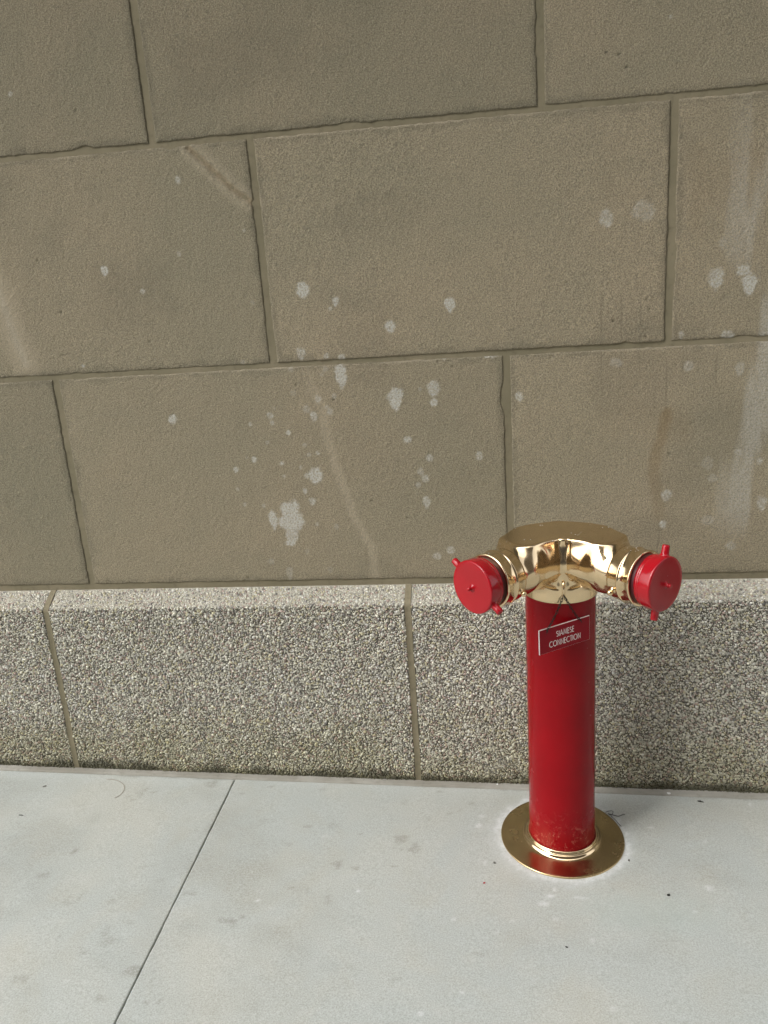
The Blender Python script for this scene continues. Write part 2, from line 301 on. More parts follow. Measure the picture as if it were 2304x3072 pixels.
def mat_brass(name, base, r0, r1, brushed=False, specks=False):
    t = NT(name)
    col = t.mix(t.ramp(t.noise(14, 4, 0.6), 0.35, 0.7), base, tuple(x*0.88 for x in base))
    col = t.mix(t.ramp(t.noise(75, 4, 0.7), 0.6, 0.8, 0, 0.35), col, (base[0]*0.6, base[1]*0.52, base[2]*0.42))
    metal = 1.0
    rough = t.ramp(t.noise(20, 4, 0.6), 0.3, 0.75, r0, r1)
    if specks:
        top = t.ramp(t.sep()[2], 0.826, 0.834)
        s = t.math('MULTIPLY', t.math('MULTIPLY', t.ramp(t.voro(130), 0.2, 0.14), t.ramp(t.noise(17, 3), 0.56, 0.62)), top)
        col = t.mix(s, col, (0.75, 0.74, 0.70)); metal = t.math('SUBTRACT', 1.0, s)
        rough = t.math('ADD', rough, t.math('MULTIPLY', top, 0.05))
    vec = t.mapped((12, 260, 12)) if brushed else t.mapped((60, 60, 60))
    h = t.math('ADD', t.noise(1.0, 2, 0.5, vec=vec), t.math('MULTIPLY', t.noise(26, 2), 0.6))
    return t.done(col, rough, t.bump(h, 0.05, 0.0012), metal=metal)

def mat_plain(name, c, rough=0.6, spec=0.4, metal=0.0, var=0.25, scale=60):
    t = NT(name)
    col = t.mix(t.noise(scale, 3, 0.6), tuple(x*(1-var) for x in c), tuple(min(1, x*(1+var)) for x in c))
    return t.done(col, rough, spec=spec, metal=metal)

M_STONE = mat_stone()
M_MORTAR = mat_mortar('olive_mortar', (0.180, 0.160, 0.104), (0.225, 0.195, 0.130))
M_STRIP = mat_mortar('beige_mortar', (0.25, 0.238, 0.20), (0.33, 0.32, 0.28))
M_PEBBLE, M_MATRIX = mat_pebble(), mat_matrix()
M_CONC = mat_concrete()
M_BED = mat_plain('joint_dirt', (0.03, 0.029, 0.026), 0.95)
RED = (0.265, 0.0026, 0.0066)
M_POLE = mat_paint('red_gloss_paint_worn', RED, True, 0.17)
M_RED = mat_paint('red_gloss_paint', (0.36, 0.004, 0.011), False, 0.15, 0.6)
M_DARKRED = mat_plain('dark_red_thread', (0.05, 0.004, 0.007), 0.45)
M_BRASS = mat_brass('polished_brass', (0.84, 0.645, 0.405), 0.09, 0.18, specks=True)
M_PLATE = mat_brass('brushed_brass', (0.62, 0.475, 0.265), 0.18, 0.30, brushed=True)
M_SIGN = mat_plain('red_engraved_plastic', (0.25, 0.004, 0.012), 0.42, 0.16, var=0.05)
M_WHITE = mat_plain('white_plastic', (0.82, 0.78, 0.76), 0.5, var=0.03)
M_CHAIN = mat_plain('blackened_chain', (0.022, 0.020, 0.016), 0.5, 0.4, metal=0.4)
M_ASPHALT = mat_plain('asphalt', (0.05, 0.05, 0.052), 0.9, 0.2, scale=90)
M_FACADE = mat_mortar('far_limestone', (0.17, 0.145, 0.11), (0.22, 0.19, 0.15))
M_GLASS = mat_plain('far_window_glass', (0.03, 0.035, 0.04), 0.06, 0.6, var=0.1, scale=3)
M_FRAME = mat_plain('far_window_frame', (0.06, 0.05, 0.045), 0.5)

# ------------------------------------------------------------------ the wall: ashlar blocks, mortar and plinth
VX0, VX1, VZ1 = -1.62, 0.82, 2.16
def axis_coords(a, b, f0, f1, fine, coarse):
    """coordinates from a to b, fine between f0 and f1, coarse elsewhere, crowded at both ends"""
    e = np.array([0, 0.0012, 0.003, 0.0055])
    lo, hi = a+0.008, b-0.008; pts = [lo]
    x = lo
    while x < hi:
        st = fine if f0-0.02 <= x <= f1+0.02 else coarse
        if x < f0-0.02: st = min(st, max(fine, f0-0.02-x+1e-4))
        x += st; pts.append(min(x, hi))
    pts = np.array(pts)
    if len(pts) > 2 and pts[-1]-pts[-2] < fine*0.3: pts = np.delete(pts, -2)
    return np.concatenate([[a], a+e, pts, (b-e)[::-1], [b]])

def wall_marks(x, z):
    w = np.zeros(x.shape); p = np.zeros(x.shape); d = np.zeros(x.shape); o = np.zeros(x.shape)
    x0, x1, zz0, zz1 = x.min(), x.max(), z.min(), z.max()
    nz = fbm(x*130, z*130, 5, 3)*0.55 + fbm(x*45, z*45, 6, 2)*0.35
    for (cx, cz, rx, rz, a) in WHITE:
        if cx+0.06 < x0 or cx-0.06 > x1 or cz+0.06 < zz0 or cz-0.06 > zz1: continue
        rx, rz = max(rx*1.12, 0.0052), max(rz*1.12, 0.0055); k = np.hypot((x-cx)/rx, (z-cz)/rz)
        if rz > rx*1.25:                                        # a run narrows downwards
            k = np.hypot((x-cx)/(rx*np.clip(1+0.35*(z-cz)/rz, 0.45, 1.3)), (z-cz)/rz)
        m = sstep(1.35, 0.55, k+nz*0.55)*a*(0.72+0.28*sstep(0.3, 0.95, k))
        w = np.maximum(w, m)
    run = sstep(0.42, 0.62, x)*sstep(2.0, 1.5, z)*sstep(0.62, 0.8, z)                     # rinsed, chalky runs at the right
    w = np.maximum(w, run*0.34*sstep(0.05, 0.55, fbm(x*16, z*2.6, 21, 4)+0.12))
    sd, _ = seg_dist(x, z, SCAR2); p = np.maximum(p, sstep(0.020, 0.004, sd+0.008*nz)*(0.5+0.4*vnoise(x*30, z*14, 3))*sstep(1.3, 1.0, z))
    sd, _ = seg_dist(x, z, SCAR3); p = np.maximum(p, sstep(0.06, 0.01, sd+0.01*nz)*0.8); w = np.maximum(w, sstep(0.03, 0.0, sd)*0.2)
    sd, _ = seg_dist(x, z, SCAR); p = np.maximum(p, sstep(0.022, 0.004, np.abs(sd-0.012)+0.003*nz)*0.6); o = np.maximum(o, sstep(0.010, 0.003, sd+0.002*nz)*0.75)
    sd, tt = seg_dist(x, z, OCHRE); o = np.maximum(o, sstep(0.024, 0.004, sd+0.008*nz)*(0.9-0.6*tt))
    o = np.maximum(o, 0.22*sstep(0.35, 0.75, fbm(x*7, z*5, 44, 3))*sstep(0.1, 0.5, x))
    for (rx, za, zb) in RUNS:
        q = np.abs(x-rx-0.003*fbm(z*25, z*0+rx*50, 9, 2)); tz = np.clip((za-z)/(za-zb), 0, 1)
        d = np.maximum(d, sstep(0.0042, 0.001, q)*(z < za)*(z > zb)*0.55*np.sin(np.pi*np.clip(tz, 0.04, 0.96))**0.5)
    for (cx, cz, r) in PITS:
        d = np.maximum(d, sstep(1.5, 0.5, np.hypot(x-cx, z-cz)/max(r, 0.0026)))
    d = np.maximum(d, 0.22*sstep(0.35, 1.0, fbm(x*3.1, z*4.2, 31, 4)*1.6))                # soiled clouds
    return w, p, d, o

def stone_block(x0, x1, z0, z1, parent, seed):
    near = x1 > VX0 and x0 < VX1 and z0 < VZ1
    fine, coarse = (0.0034, 0.03) if near else (0.03, 0.03)
    xs = axis_coords(x0, x1, VX0, VX1, fine, coarse); zs = axis_coords(z0, z1, 0, VZ1, fine, coarse)
    X, Z = np.meshgrid(xs, zs, indexing='ij')
    dl, dr, db, dt = X-x0, x1-X, Z-z0, z1-Z
    # uneven arrises: shift the outline by a couple of millimetres, with a few larger chips
    def wob(u, s):
        c = np.clip(fbm(u*9, u*0+s, s, 3)-0.52, 0, 1)*0.022
        return 0.0017*fbm(u*70, u*0+s*1.7, s, 3) + 0.0005*fbm(u*9, u*0, s+3, 2) + c
    X2 = X + sstep(0.03, 0, dl)*wob(Z, seed) - sstep(0.03, 0, dr)*wob(Z, seed+1)
    Z2 = Z + sstep(0.03, 0, db)*wob(X, seed+2) - sstep(0.03, 0, dt)*wob(X, seed+3)
    e = np.minimum(np.minimum(dl, dr), np.minimum(db, dt))
    rr = 0.0036
    q = np.clip(1-e/rr, 0, 1); drop = rr*(1-np.sqrt(np.clip(1-q*q, 0, 1)))
    drop = drop + 0.0009*sstep(0.02, 0, e)*(0.5+fbm(X*40, Z*40, seed+9, 3))
    h = 0.0005*fbm(X*3, Z*3, seed+4, 3) + 0.0004*fbm(X*38, Z*38, 77, 3) + 0.00075*fbm(X*140, Z*140, 78, 2)
    h = h + (vnoise(np.full(1, seed*1.3), np.zeros(1), 5)[0]-0.5)*0.0010
    if near:
        sd, _ = seg_dist(X, Z, SCAR); h = h - 0.0042*sstep(0.010, 0.002, sd+0.005*fbm(X*60, Z*60, 8, 3)) + 0.0012*sstep(0.022, 0.013, sd)
        sd, _ = seg_dist(X, Z, SCAR2); h = h - 0.0012*sstep(0.02, 0.004, sd)
        for (cx, cz, r) in PITS: h = h - 0.0025*sstep(1.4, 0.4, np.hypot(X-cx, Z-cz)/max(r, 0.003))
    Y = -h + drop
    ring = np.zeros(X.shape, bool); ring[[0, -1], :] = True; ring[:, [0, -1]] = True
    Y = np.where(ring, 0.10, Y)
    o = np_mesh('stone_block', np.stack([X2, Y, Z2], -1).reshape(-1, 3), grid_faces(len(xs), len(zs))[:, ::1], M_STONE, parent)
    mk = np.zeros(X.shape+(4,))
    if near:                                                     # marks worn into or splashed on this block
        w, p, d, oc = wall_marks(X, Z)
        d = np.maximum(d, 0.42*sstep(0.020, 0.001, e+0.014*fbm(X*25, Z*25, 51, 3)))       # grime collects along the joints
        p = np.maximum(p, 0.85*sstep(0.010, 0.001, dt+0.006*np.abs(fbm(X*22, Z*60, 53, 3)))*sstep(-0.25, 0.35, fbm(X*5, Z*3, 54, 3)))   # pale worn upper arris
        mk = np.stack([w, p, d, oc], -1)
    vattr(o, 'marks', mk)
    return o

wall = empty('building_wall', (0, 0, 0))
tag(wall, 'tan sandblasted stone block wall with splashes above a pebbled plinth', 'wall')
J = 0.0086                                                      # half a joint
courses = [  # z bottom, z top, vertical joints
    (0.604, 1.207, [-3.30, -2.30, -1.173, 0.028, 1.05, 2.00, 3.10]),
    (1.207, 1.753, [-3.70, -2.65, -1.56, -0.5675, 0.416, 1.42, 2.40, 3.30]),
    (1.753, 2.36, [-3.30, -1.86, -0.812, 0.121, 1.10, 2.05, 3.05]),
    (2.36, 2.95, [-3.70, -2.60, -1.50, -0.45, 0.60, 1.60, 2.60, 3.50]),
    (2.95, 3.55, [-3.30, -2.10, -1.05, 0.05, 1.10, 2.15, 3.15])]
sd_ = 10
for (za, zb, js) in courses:
    for a, b in zip(js[:-1], js[1:]):
        sd_ += 13
        stone_block(a+J, b-J, za+0.0060, zb-0.0060, wall, sd_)
# mortar: one bed behind all joints, 3 to 5 mm back from the stone faces
xs = np.unique(np.concatenate([np.arange(-3.8, -1.65, 0.06), np.arange(-1.65, 0.85, 0.009), np.arange(0.85, 3.6, 0.06)]))
zs = np.unique(np.concatenate([np.arange(0.575, 2.2, 0.009), np.arange(2.2, 3.56, 0.06)]))
X, Z = np.meshgrid(xs, zs, indexing='ij')
Y = 0.0030 + 0.0009*fbm(X*30, Z*30, 90, 3) + 0.0005*fbm(X*4, Z*4, 91, 2)
np_mesh('mortar', np.stack([X, Y, Z], -1).reshape(-1, 3), grid_faces(len(xs), len(zs)), M_MORTAR, wall)
MB().box(-3.8, 3.6, 0.12, 0.5, -0.3, 3.55).build('wall_core', M_MORTAR, wall, smooth=False)
# unseen ledge added above the frame, made deep to shade the upper wall
MB().box(-3.9, 3.7, -0.65, 0.5, 3.56, 3.80).build('added_shade_ledge', M_STRIP, wall, smooth=False)

# plinth of exposed aggregate
CH0, CH1 = 0.592, 0.557                                         # chamfer top (at the wall) and bottom (at the face)
def tint_for(x, z, n, chamfer):
    base = np.array([0.50, 0.485, 0.405])[None, :]*np.exp(rng.normal(0, 0.19, n))[:, None]
    k = rng.random(n)
    base = np.where((k < 0.12)[:, None], np.array([0.43, 0.34, 0.29])*rng.uniform(0.7, 1.1, n)[:, None], base)
    base = np.where(((k > 0.12) & (k < 0.22))[:, None], np.array([0.50, 0.46, 0.31])*rng.uniform(0.8, 1.1, n)[:, None], base)
    base = np.where(((k > 0.22) & (k < 0.33))[:, None], np.array([0.25, 0.24, 0.22])*rng.uniform(0.6, 1.3, n)[:, None], base)
    base = np.where(((k > 0.33) & (k < 0.40))[:, None], np.array([0.62, 0.61, 0.56])*rng.uniform(0.9, 1.1, n)[:, None], base)
    return algae(base, x, z)
def algae(base, x, z):
    hgt = z-gz(x)
    al = sstep(0.26, 0.02, hgt+0.10*fbm(x*7, z*9, 61, 4)) * 0.42
    al = np.maximum(al, sstep(0.05, 0.0, hgt)*0.8)
    al = al[..., None]
    out = base*(1-al) + base*np.array([0.56, 0.54, 0.30])*al
    ft = (0.85*sstep(0.040, 0.004, hgt+0.022*fbm(x*14, z*20, 63, 3)))[..., None]      # black-green growth at the foot
    out = out*(1-ft) + np.array([0.062, 0.060, 0.038])*ft
    lime = (sstep(0.35, 0.7, fbm(x*11, z*13, 67, 3))*sstep(0.12, 0.03, hgt)*0.4)[..., None]   # grey lime bloom here and there
    return out*(1-lime)+np.array([0.36, 0.36, 0.33])*lime

def plinth_block(x0, x1, parent, pebbled):
    xs = np.unique(np.concatenate([[x0], np.arange(x0+0.01, x1-0.005, 0.02), [x1]]))
    prof = [(0.10, CH0), (0.0, CH0+0.0005)] + [(PLY*f, CH0+(CH1-CH0)*f) for f in (0.25, 0.5, 0.75, 0.93)] + [(PLY+0.0006, CH1-0.004)]
    nz_ = 26
    V = []; T = []
    rows = len(prof)+nz_
    for x in xs:
        zb = gz(x)-0.05
        for (y, z) in prof: V.append((x, y, z))
        for k in range(1, nz_+1):
            V.append((x, PLY, CH1-0.004+(zb-CH1+0.004)*k/nz_))
    V = np.array(V)
    V[:, 1] += 0.0015*fbm(V[:, 0]*25, V[:, 2]*25, 70, 3) + 0.001
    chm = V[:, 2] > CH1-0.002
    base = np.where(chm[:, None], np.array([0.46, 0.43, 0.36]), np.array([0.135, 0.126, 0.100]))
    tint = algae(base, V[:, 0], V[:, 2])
    # end faces
    n0 = len(xs)
    Vs = [V]; F4 = [grid_faces(n0, rows)]
    off = len(V)
    for xi, flip in ((0, False), (n0-1, True)):
        ring = V[xi*rows:(xi+1)*rows]; back = ring.copy(); back[:, 1] = 0.10
        Vs += [ring, back]
        q = np.array([(i, i+1, rows+i+1, rows+i) for i in range(rows-1)])+off
        F4.append(q[:, ::-1] if flip else q); off += 2*rows
    allV = np.concatenate(Vs)
    t2 = np.concatenate([tint] + [np.repeat(tint[xi*rows:(xi+1)*rows], 1, 0) for xi in (0, 0, n0-1, n0-1)])
    o = np_mesh('plinth_block', allV, np.concatenate(F4), M_MATRIX, parent, smooth=True, sharp=40)
    vattr(o, 'tint', np.c_[t2, np.ones(len(t2))])
    if not pebbled: return o
    # pebbles bedded in the face, joined: thousands, each about 5 mm
    lch = math.hypot(PLY, CH0-CH1); S1 = lch+CH1-gz(x1)+0.004
    sp = 0.0052
    gx = np.arange(x0+0.004, x1-0.003, sp); gs = np.arange(0.003, S1, sp*0.866)
    A, B = np.meshgrid(gx, gs, indexing='ij')
    A = A + (np.arange(len(gs)) % 2)[None, :]*sp*0.5
    A = A.ravel()+rng.uniform(-0.36, 0.36, A.size)*sp; B = B.ravel()+rng.uniform(-0.36, 0.36, B.size)*sp
    ok = (A > x0+0.003) & (A < x1-0.003); A, B = A[ok], B[ok]
    cham = B < lch
    zz = np.where(cham, CH0-(CH0-CH1)*B/lch, CH1-(B-lch)); yy = np.where(cham, PLY*B/lch, PLY)
    ok = zz > gz(A)-0.002
    A, cham, zz, yy = A[ok], cham[ok], zz[ok], yy[ok]; n = len(A)
    nrm = np.where(cham[:, None], np.array([0, -(CH0-CH1), -PLY])/lch, np.array([0, -1.0, 0]))
    tv = np.where(cham[:, None], np.array([0, PLY, -(CH0-CH1)])/lch, np.array([0, 0, -1.0])); tu = np.tile([1.0, 0, 0], (n, 1))
    r = 0.00255*np.exp(rng.normal(0, 0.30, n)); r = np.clip(r, 0.0013, 0.0052)
    asp = rng.uniform(0.9, 1.35, n); ang = np.where(rng.random(n) < 0.6, rng.normal(0, 0.5, n), rng.uniform(0, math.pi, n))
    h = r*rng.uniform(0.55, 0.95, n)*np.where(cham, 0.55, 1.0)
    k5 = np.arange(5)*2*math.pi/5
    ph = rng.uniform(0, 6.28, n)
    rings = []
    for (rad, hh, tw) in ((1.0, -0.35, 0.0), (0.86, 0.45, 0.6)):
        irr = 1+rng.uniform(-0.09, 0.09, (n, 5))
        a = k5[None, :]+ph[:, None]+tw
        u = r[:, None]*rad*np.cos(a)*irr*np.sqrt(asp)[:, None]; v = r[:, None]*rad*np.sin(a)*irr/np.sqrt(asp)[:, None]
        u2 = u*np.cos(ang)[:, None]-v*np.sin(ang)[:, None]; v2 = u*np.sin(ang)[:, None]+v*np.cos(ang)[:, None]
        rings.append(u2[..., None]*tu[:, None]+v2[..., None]*tv[:, None]+(h*hh)[:, None, None]*nrm[:, None])
    apex = (h*0.9)[:, None, None]*nrm[:, None]+(rng.uniform(-0.3, 0.3, (n, 1, 1))*r[:, None, None])*tu[:, None]
    C = np.stack([A, yy, zz], -1)[:, None]
    V = (np.concatenate(rings+[apex], 1)+C).reshape(-1, 3)
    j = np.arange(5); j2 = (j+1) % 5
    f = np.concatenate([np.stack([j, j2, 5+j2], -1), np.stack([j, 5+j2, 5+j], -1), np.stack([5+j, 5+j2, np.full(5, 10)], -1)])
    f = f[:, [0, 2, 1]]
    F = (f[None]+(np.arange(n)*11)[:, None, None]).reshape(-1, 3)
    tn = np.repeat(tint_for(A, zz, n, cham), 11, 0)
    p = np_mesh('pebbles', V, F, M_PEBBLE, o); p['kind'] = 'stuff'
    vattr(p, 'tint', np.c_[tn, np.ones(len(tn))])
    return o
PJ = [-3.45, -2.34, -1.2945, -0.2515, 0.79, 1.83, 2.9]
for a, b in zip(PJ[:-1], PJ[1:]):
    plinth_block(a+0.0068, b-0.0068, wall, -2.4 < b and a < 1.7 and b < 1.9 and a > -2.4)
# mortar between the plinth blocks, tooled a little below the pebbles
mb = MB()
for xj in PJ[1:-1]:
    zz = np.concatenate([np.linspace(CH0, CH1, 6), np.linspace(CH1-0.006, gz(xj)-0.01, 60)])
    rowsV = []
    for z in zz:
        y = PLY*(CH0-z)/(CH0-CH1) if z > CH1 else PLY
        w = 0.0085
        xo = 0.0016*float(fbm(np.array([z*14.0]), np.array([xj]), 5, 2)[0])
        for k in (-1, -0.5, 0, 0.5, 1):
            yy = y - 0.0004 + 0.0010*(1-k*k) + 0.0006*float(fbm(np.array([z*60.0]), np.array([k*3.0]), 6, 2)[0])
            rowsV.append((xj+xo+k*w, yy, z+(0.003 if z > CH1 else 0)))
    mb.add(rowsV, grid_faces(len(zz), 5)[:, ::-1])
mb.build('plinth_mortar', M_MORTAR, wall)

# ------------------------------------------------------------------ the pavement
pav = tag(MB().add([(-9, PLY+0.02, gz(-9)-0.03), (9, PLY+0.02, gz(9)-0.03), (9, -3.6, gz(9)-0.03), (-9, -3.6, gz(-9)-0.03)], [(0, 3, 2, 1)]).build('pavement', M_BED, None, False), kind='structure')
STRIP_Y = -0.0838
def ground_marks(x, y):
    w = np.zeros(x.shape); d = np.zeros(x.shape); o = np.zeros(x.shape)
    nz = fbm(x*110, y*110, 15, 3)*0.6+fbm(x*40, y*40, 16, 2)*0.4
    for L, arr in ((GWHITE, 'w'), (GDARK, 'd')):
        for (cx, cy, rx, ry, a) in L:
            k = np.hypot((x-cx)/max(rx*1.2, 0.0045), (y-cy)/max(ry*1.2, 0.0045)); m = sstep(1.5, 0.3, k+nz*0.8)*a
            if arr == 'w': w = np.maximum(w, m)
            else: d = np.maximum(d, m)
    rp = np.hypot(x-PX, y-PY)
    p = sstep(0.205, 0.158, rp+0.02*nz)*0.75                                # grout wiped round the flange
    w = np.maximum(w, sstep(0.176, 0.160, rp+0.016*nz)*0.62)
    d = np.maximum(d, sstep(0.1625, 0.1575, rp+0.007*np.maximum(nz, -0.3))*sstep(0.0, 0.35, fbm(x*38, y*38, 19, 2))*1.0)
    p = np.maximum(p, sstep(0.06, 0.0, STRIP_Y-y+0.02*nz)*0.35)
    o = sstep(0.17, 0.04, np.hypot((x-0.30)/1.4, (y+0.52)/0.55)+0.05*nz)*0.7
    d = np.maximum(d, 0.26*sstep(0.12, 0.75, fbm(x*4+2, y*5, 25, 5)*1.3)); d = np.maximum(d, 0.55*sstep(0.62, 0.95, fbm(x*21, y*26, 27, 4)*1.5)*sstep(-0.1, 0.4, fbm(x*2.4+1, y*2.4, 28, 2)))
    d = np.maximum(d, 0.5*sstep(0.012, 0.002, STRIP_Y-y+0.008*fbm(x*40, y*0, 29, 3))*sstep(0.1, 0.5, fbm(x*9, y*0, 33, 2)))
    return w, p, d, o
def slab(x0, x1, y0, y1, parent):
    near = x1 > -1.7 and x0 < 0.9
    f = 0.006 if near else 0.25
    def ac(a, b, f0, f1):
        e = np.array([0, 0.0008, 0.0022, 0.005])
        fine = np.arange(max(a+0.01, f0), min(b-0.008, f1), f) if near else np.array([])
        co = np.arange(a+0.05, b-0.03, 0.12)
        co = co[(co < f0) | (co > f1)] if near else co
        return np.unique(np.concatenate([a+e, fine, co, b-e]))
    xs = ac(x0, x1, -1.7, 0.9); ys = ac(y0, y1, -1.02, 0.0)
    xs = np.concatenate([[x0], xs, [x1]]); ys = np.concatenate([[y0], ys, [y1]])
    X, Y = np.meshgrid(xs, ys, indexing='ij')
    e = np.minimum(np.minimum(X-x0, x1-X), np.minimum(Y-y0, y1-Y))
    rr = 0.0022; q = np.clip(1-e/rr, 0, 1); drop = rr*(1-np.sqrt(np.clip(1-q*q, 0, 1)))
    Zz = gz(X) - drop + 0.0012*fbm(X*2.5, Y*2.5, 41, 3) + 0.0003*fbm(X*40, Y*40, 42, 2)
    rp = np.hypot(X-PX, Y-PY)
    ring = np.zeros(X.shape, bool); ring[[0, -1], :] = True; ring[:, [0, -1]] = True
    Zz = np.where(ring, gz(X)-0.028, Zz)
    X = X + sstep(0.02, 0, X-x0)*0.0011*fbm(Y*30, Y*0, 43, 3) - sstep(0.02, 0, x1-X)*0.0011*fbm(Y*30, Y*0, 44, 3)
    o = np_mesh('slab', np.stack([X, Y, Zz], -1).reshape(-1, 3), grid_faces(len(xs), len(ys)), M_CONC, parent)
    mk = np.zeros(X.shape+(4,))
    if near:
        mk = np.stack(ground_marks(X, Y), -1)
    vattr(o, 'marks', mk)
    return o
SJ = [-5.6, -3.95, -2.36, -0.7915, 0.80, 2.38, 3.97, 5.5]
for a, b in zip(SJ[:-1], SJ[1:]):
    slab(a+0.0016, b-0.0016, -3.42, STRIP_Y-0.0006, pav)
# the mortar strip that seals pavement to plinth
xs = np.unique(np.concatenate([np.arange(-5.6, -1.7, 0.1), np.arange(-1.7, 0.9, 0.008), np.arange(0.9, 5.5, 0.1)]))
vs = np.linspace(0, 1, 7)
X, Vv = np.meshgrid(xs, vs, indexing='ij')
y0s = STRIP_Y+0.0025*fbm(X*12, X*0, 46, 3); Y = y0s + Vv*(PLY+0.006-y0s)
Zz = gz(X)+0.0005+0.0035*np.clip(Vv*1.2-0.1, 0, 1)+0.0012*fbm(X*22, Y*80, 47, 3) - 0.012*(Vv < 0.01)
np_mesh('mortar_strip', np.stack([X, Y, Zz], -1).reshape(-1, 3), grid_faces(len(xs), 7), M_STRIP, pav)

# kerb, road, far pavement and the ground beyond (behind the camera; the brass reflects them)
kb = MB()
kb.box(-9, 9, -3.60, -3.425, -0.5, 0.0)
kerb = kb.build('kerb', M_STRIP, None, False); tag(kerb, kind='structure')
kerb.data.transform(Matrix(((1, 0, 0, 0), (0, 1, 0, 0), (SLOPE, 0, 1, -SLOPE*PX), (0, 0, 0, 1))))
def sheet(name, x0, x1, y0, y1, z, m):
    o = MB().add([(x0, y0, z), (x1, y0, z), (x1, y1, z), (x0, y1, z)], [(0, 1, 2, 3)]).build(name, m, None, False)
    return tag(o, kind='structure')
sheet('ground', -300, 300, -300, 300, -0.45, M_ASPHALT)
sheet('road', -60, 60, -12.5, -3.6, -0.35, M_ASPHALT)
MB_far = MB().box(-60, 60, -16.0, -12.5, -0.5, -0.22).build('far_pavement', M_STRIP, None, False); tag(MB_far, kind='structure')
bld = empty('stone_building', (0, -16, -0.22))
tag(bld, 'stone building with dark windows across the street, mirrored in the brass', 'building')
fm = MB()
nb, ns = 10, 7
W0, BW, SH = -14.0, 5.0, 3.9
wins = []
for s_ in range(ns):
    z0 = s_*SH
    fm.box(W0, W0+nb*BW, -1.2, -0.2, z0+3.1, z0+SH); fm.box(W0, W0+nb*BW, -1.2, -0.2, z0, z0+0.8)
    for k in range(nb):
        xa = W0+k*BW
        fm.box(xa, xa+1.4, -1.2, -0.2, z0+0.8, z0+3.1); fm.box(xa+3.6, xa+BW, -1.2, -0.2, z0+0.8, z0+3.1)
        wins.append((xa+1.4, xa+3.6, z0+0.8, z0+3.1))
fm.build('wall', M_FACADE, bld, False)
MB().box(W0-0.3, W0+nb*BW+0.3, -1.4, 0.2, ns*SH, ns*SH+0.5).build('cornice', M_FACADE, bld, False)
wp = None
for (a, b, c, d) in wins:
    if wp is None:
        m = MB(); cx, cz = 0, 0
        for q in ((-1.1, -1.03, -1.15, 1.15), (1.03, 1.1, -1.15, 1.15), (-1.03, 1.03, -1.15, -1.08), (-1.03, 1.03, 1.08, 1.15), (-0.03, 0.03, -1.08, 1.08)):
            m.box(q[0], q[1], -0.62, -0.5, q[2], q[3])
        wp = m.build('window', M_FRAME, bld, False)
        gp = MB().box(-1.06, 1.06, -0.58, -0.55, -1.1, 1.1).build('pane', M_GLASS, wp, False)
        w_, g_ = wp, gp
    else:
        w_ = wp.copy(); COL.objects.link(w_); w_.parent = bld
        g_ = gp.copy(); COL.objects.link(g_); g_.parent = w_
    w_.location = ((a+b)/2, 0, (c+d)/2)

# ------------------------------------------------------------------ the standpipe
pipe = empty('standpipe', (PX, PY, 0.0))
tag(pipe, 'red standpipe with two capped outlets on a polished brass head', 'standpipe')
PR = 0.0818
mb = MB().lathe([(0.001, -0.02), (PR, -0.02), (PR, 0.016), (PR-0.0004, 0.05)] + [(PR-0.0004+0.0003*math.sin(k*1.7), 0.05+k*0.03) for k in range(1, 21)] + [(PR-0.001, 0.69)], n=96)
mb.build('pole', M_POLE, pipe)
# floor flange, lying with the fall of the pavement
fl = MB().lathe([(0.0955, 0.0080), (0.0985, 0.0060), (0.104, 0.0048), (0.112, 0.0044), (0.130, 0.0042), (0.148, 0.0040), (0.1535, 0.0038), (0.1548, 0.0030), (0.1552, 0.0018), (0.1552, -0.006)], n=128).build('base_flange', M_PLATE, pipe)
cr = MB().lathe([(0.0825, 0.0200), (0.0845, 0.0212), (0.0862, 0.0208), (0.0876, 0.0192), (0.0880, 0.0170), (0.0884, 0.0150), (0.0896, 0.0138), (0.0914, 0.0134), (0.0930, 0.0124), (0.0940, 0.0108), (0.0948, 0.0092), (0.0962, 0.0076), (0.0985, 0.0064)], n=128).build('flange_collar', M_BRASS, pipe)
cr.rotation_euler = (0, -math.atan(SLOPE), 0)
fl.rotation_euler = (0, -math.atan(SLOPE), 0)

# brass head: a solid described by distances, meshed with surface nets and given its exact normals
ZA, RB, ZT = 0.772, 0.0555, 0.838
S45 = math.sqrt(0.5)
SLABP = np.array([(-0.122, -0.068), (-0.094, -0.008), (-0.066, 0.012), (-0.036, 0.021), (0.0, 0.031), (0.036, 0.021), (0.066, 0.012), (0.094, -0.008), (0.122, -0.068), (0.082, -0.098), (0.070, -0.102), (0.026, -0.080), (0.012, -0.068), (0.0, -0.072), (-0.012, -0.068), (-0.026, -0.080), (-0.070, -0.102), (-0.082, -0.098)])
def smin(a, b, k):
    h = np.clip(0.5+0.5*(b-a)/k, 0, 1); return b*(1-h)+a*h-k*h*(1-h)
def smax(a, b, k): return -smin(-a, -b, k)
def sd_poly(x, y, P):
    d = np.full(x.shape, 1e9); s = np.ones(x.shape)
    n = len(P)
    for i in range(n):
        a, b = P[i], P[i-1]; ex, ey = b[0]-a[0], b[1]-a[1]; wx, wy = x-a[0], y-a[1]
        t = np.clip((wx*ex+wy*ey)/(ex*ex+ey*ey), 0, 1)
        d = np.minimum(d, (wx-ex*t)**2+(wy-ey*t)**2)
        c1, c2, c3 = y >= a[1], y < b[1], ex*wy > ey*wx
        flip = (c1 & c2 & c3) | (~c1 & ~c2 & ~c3)
        s = np.where(flip, -s, s)
    return s*np.sqrt(d)
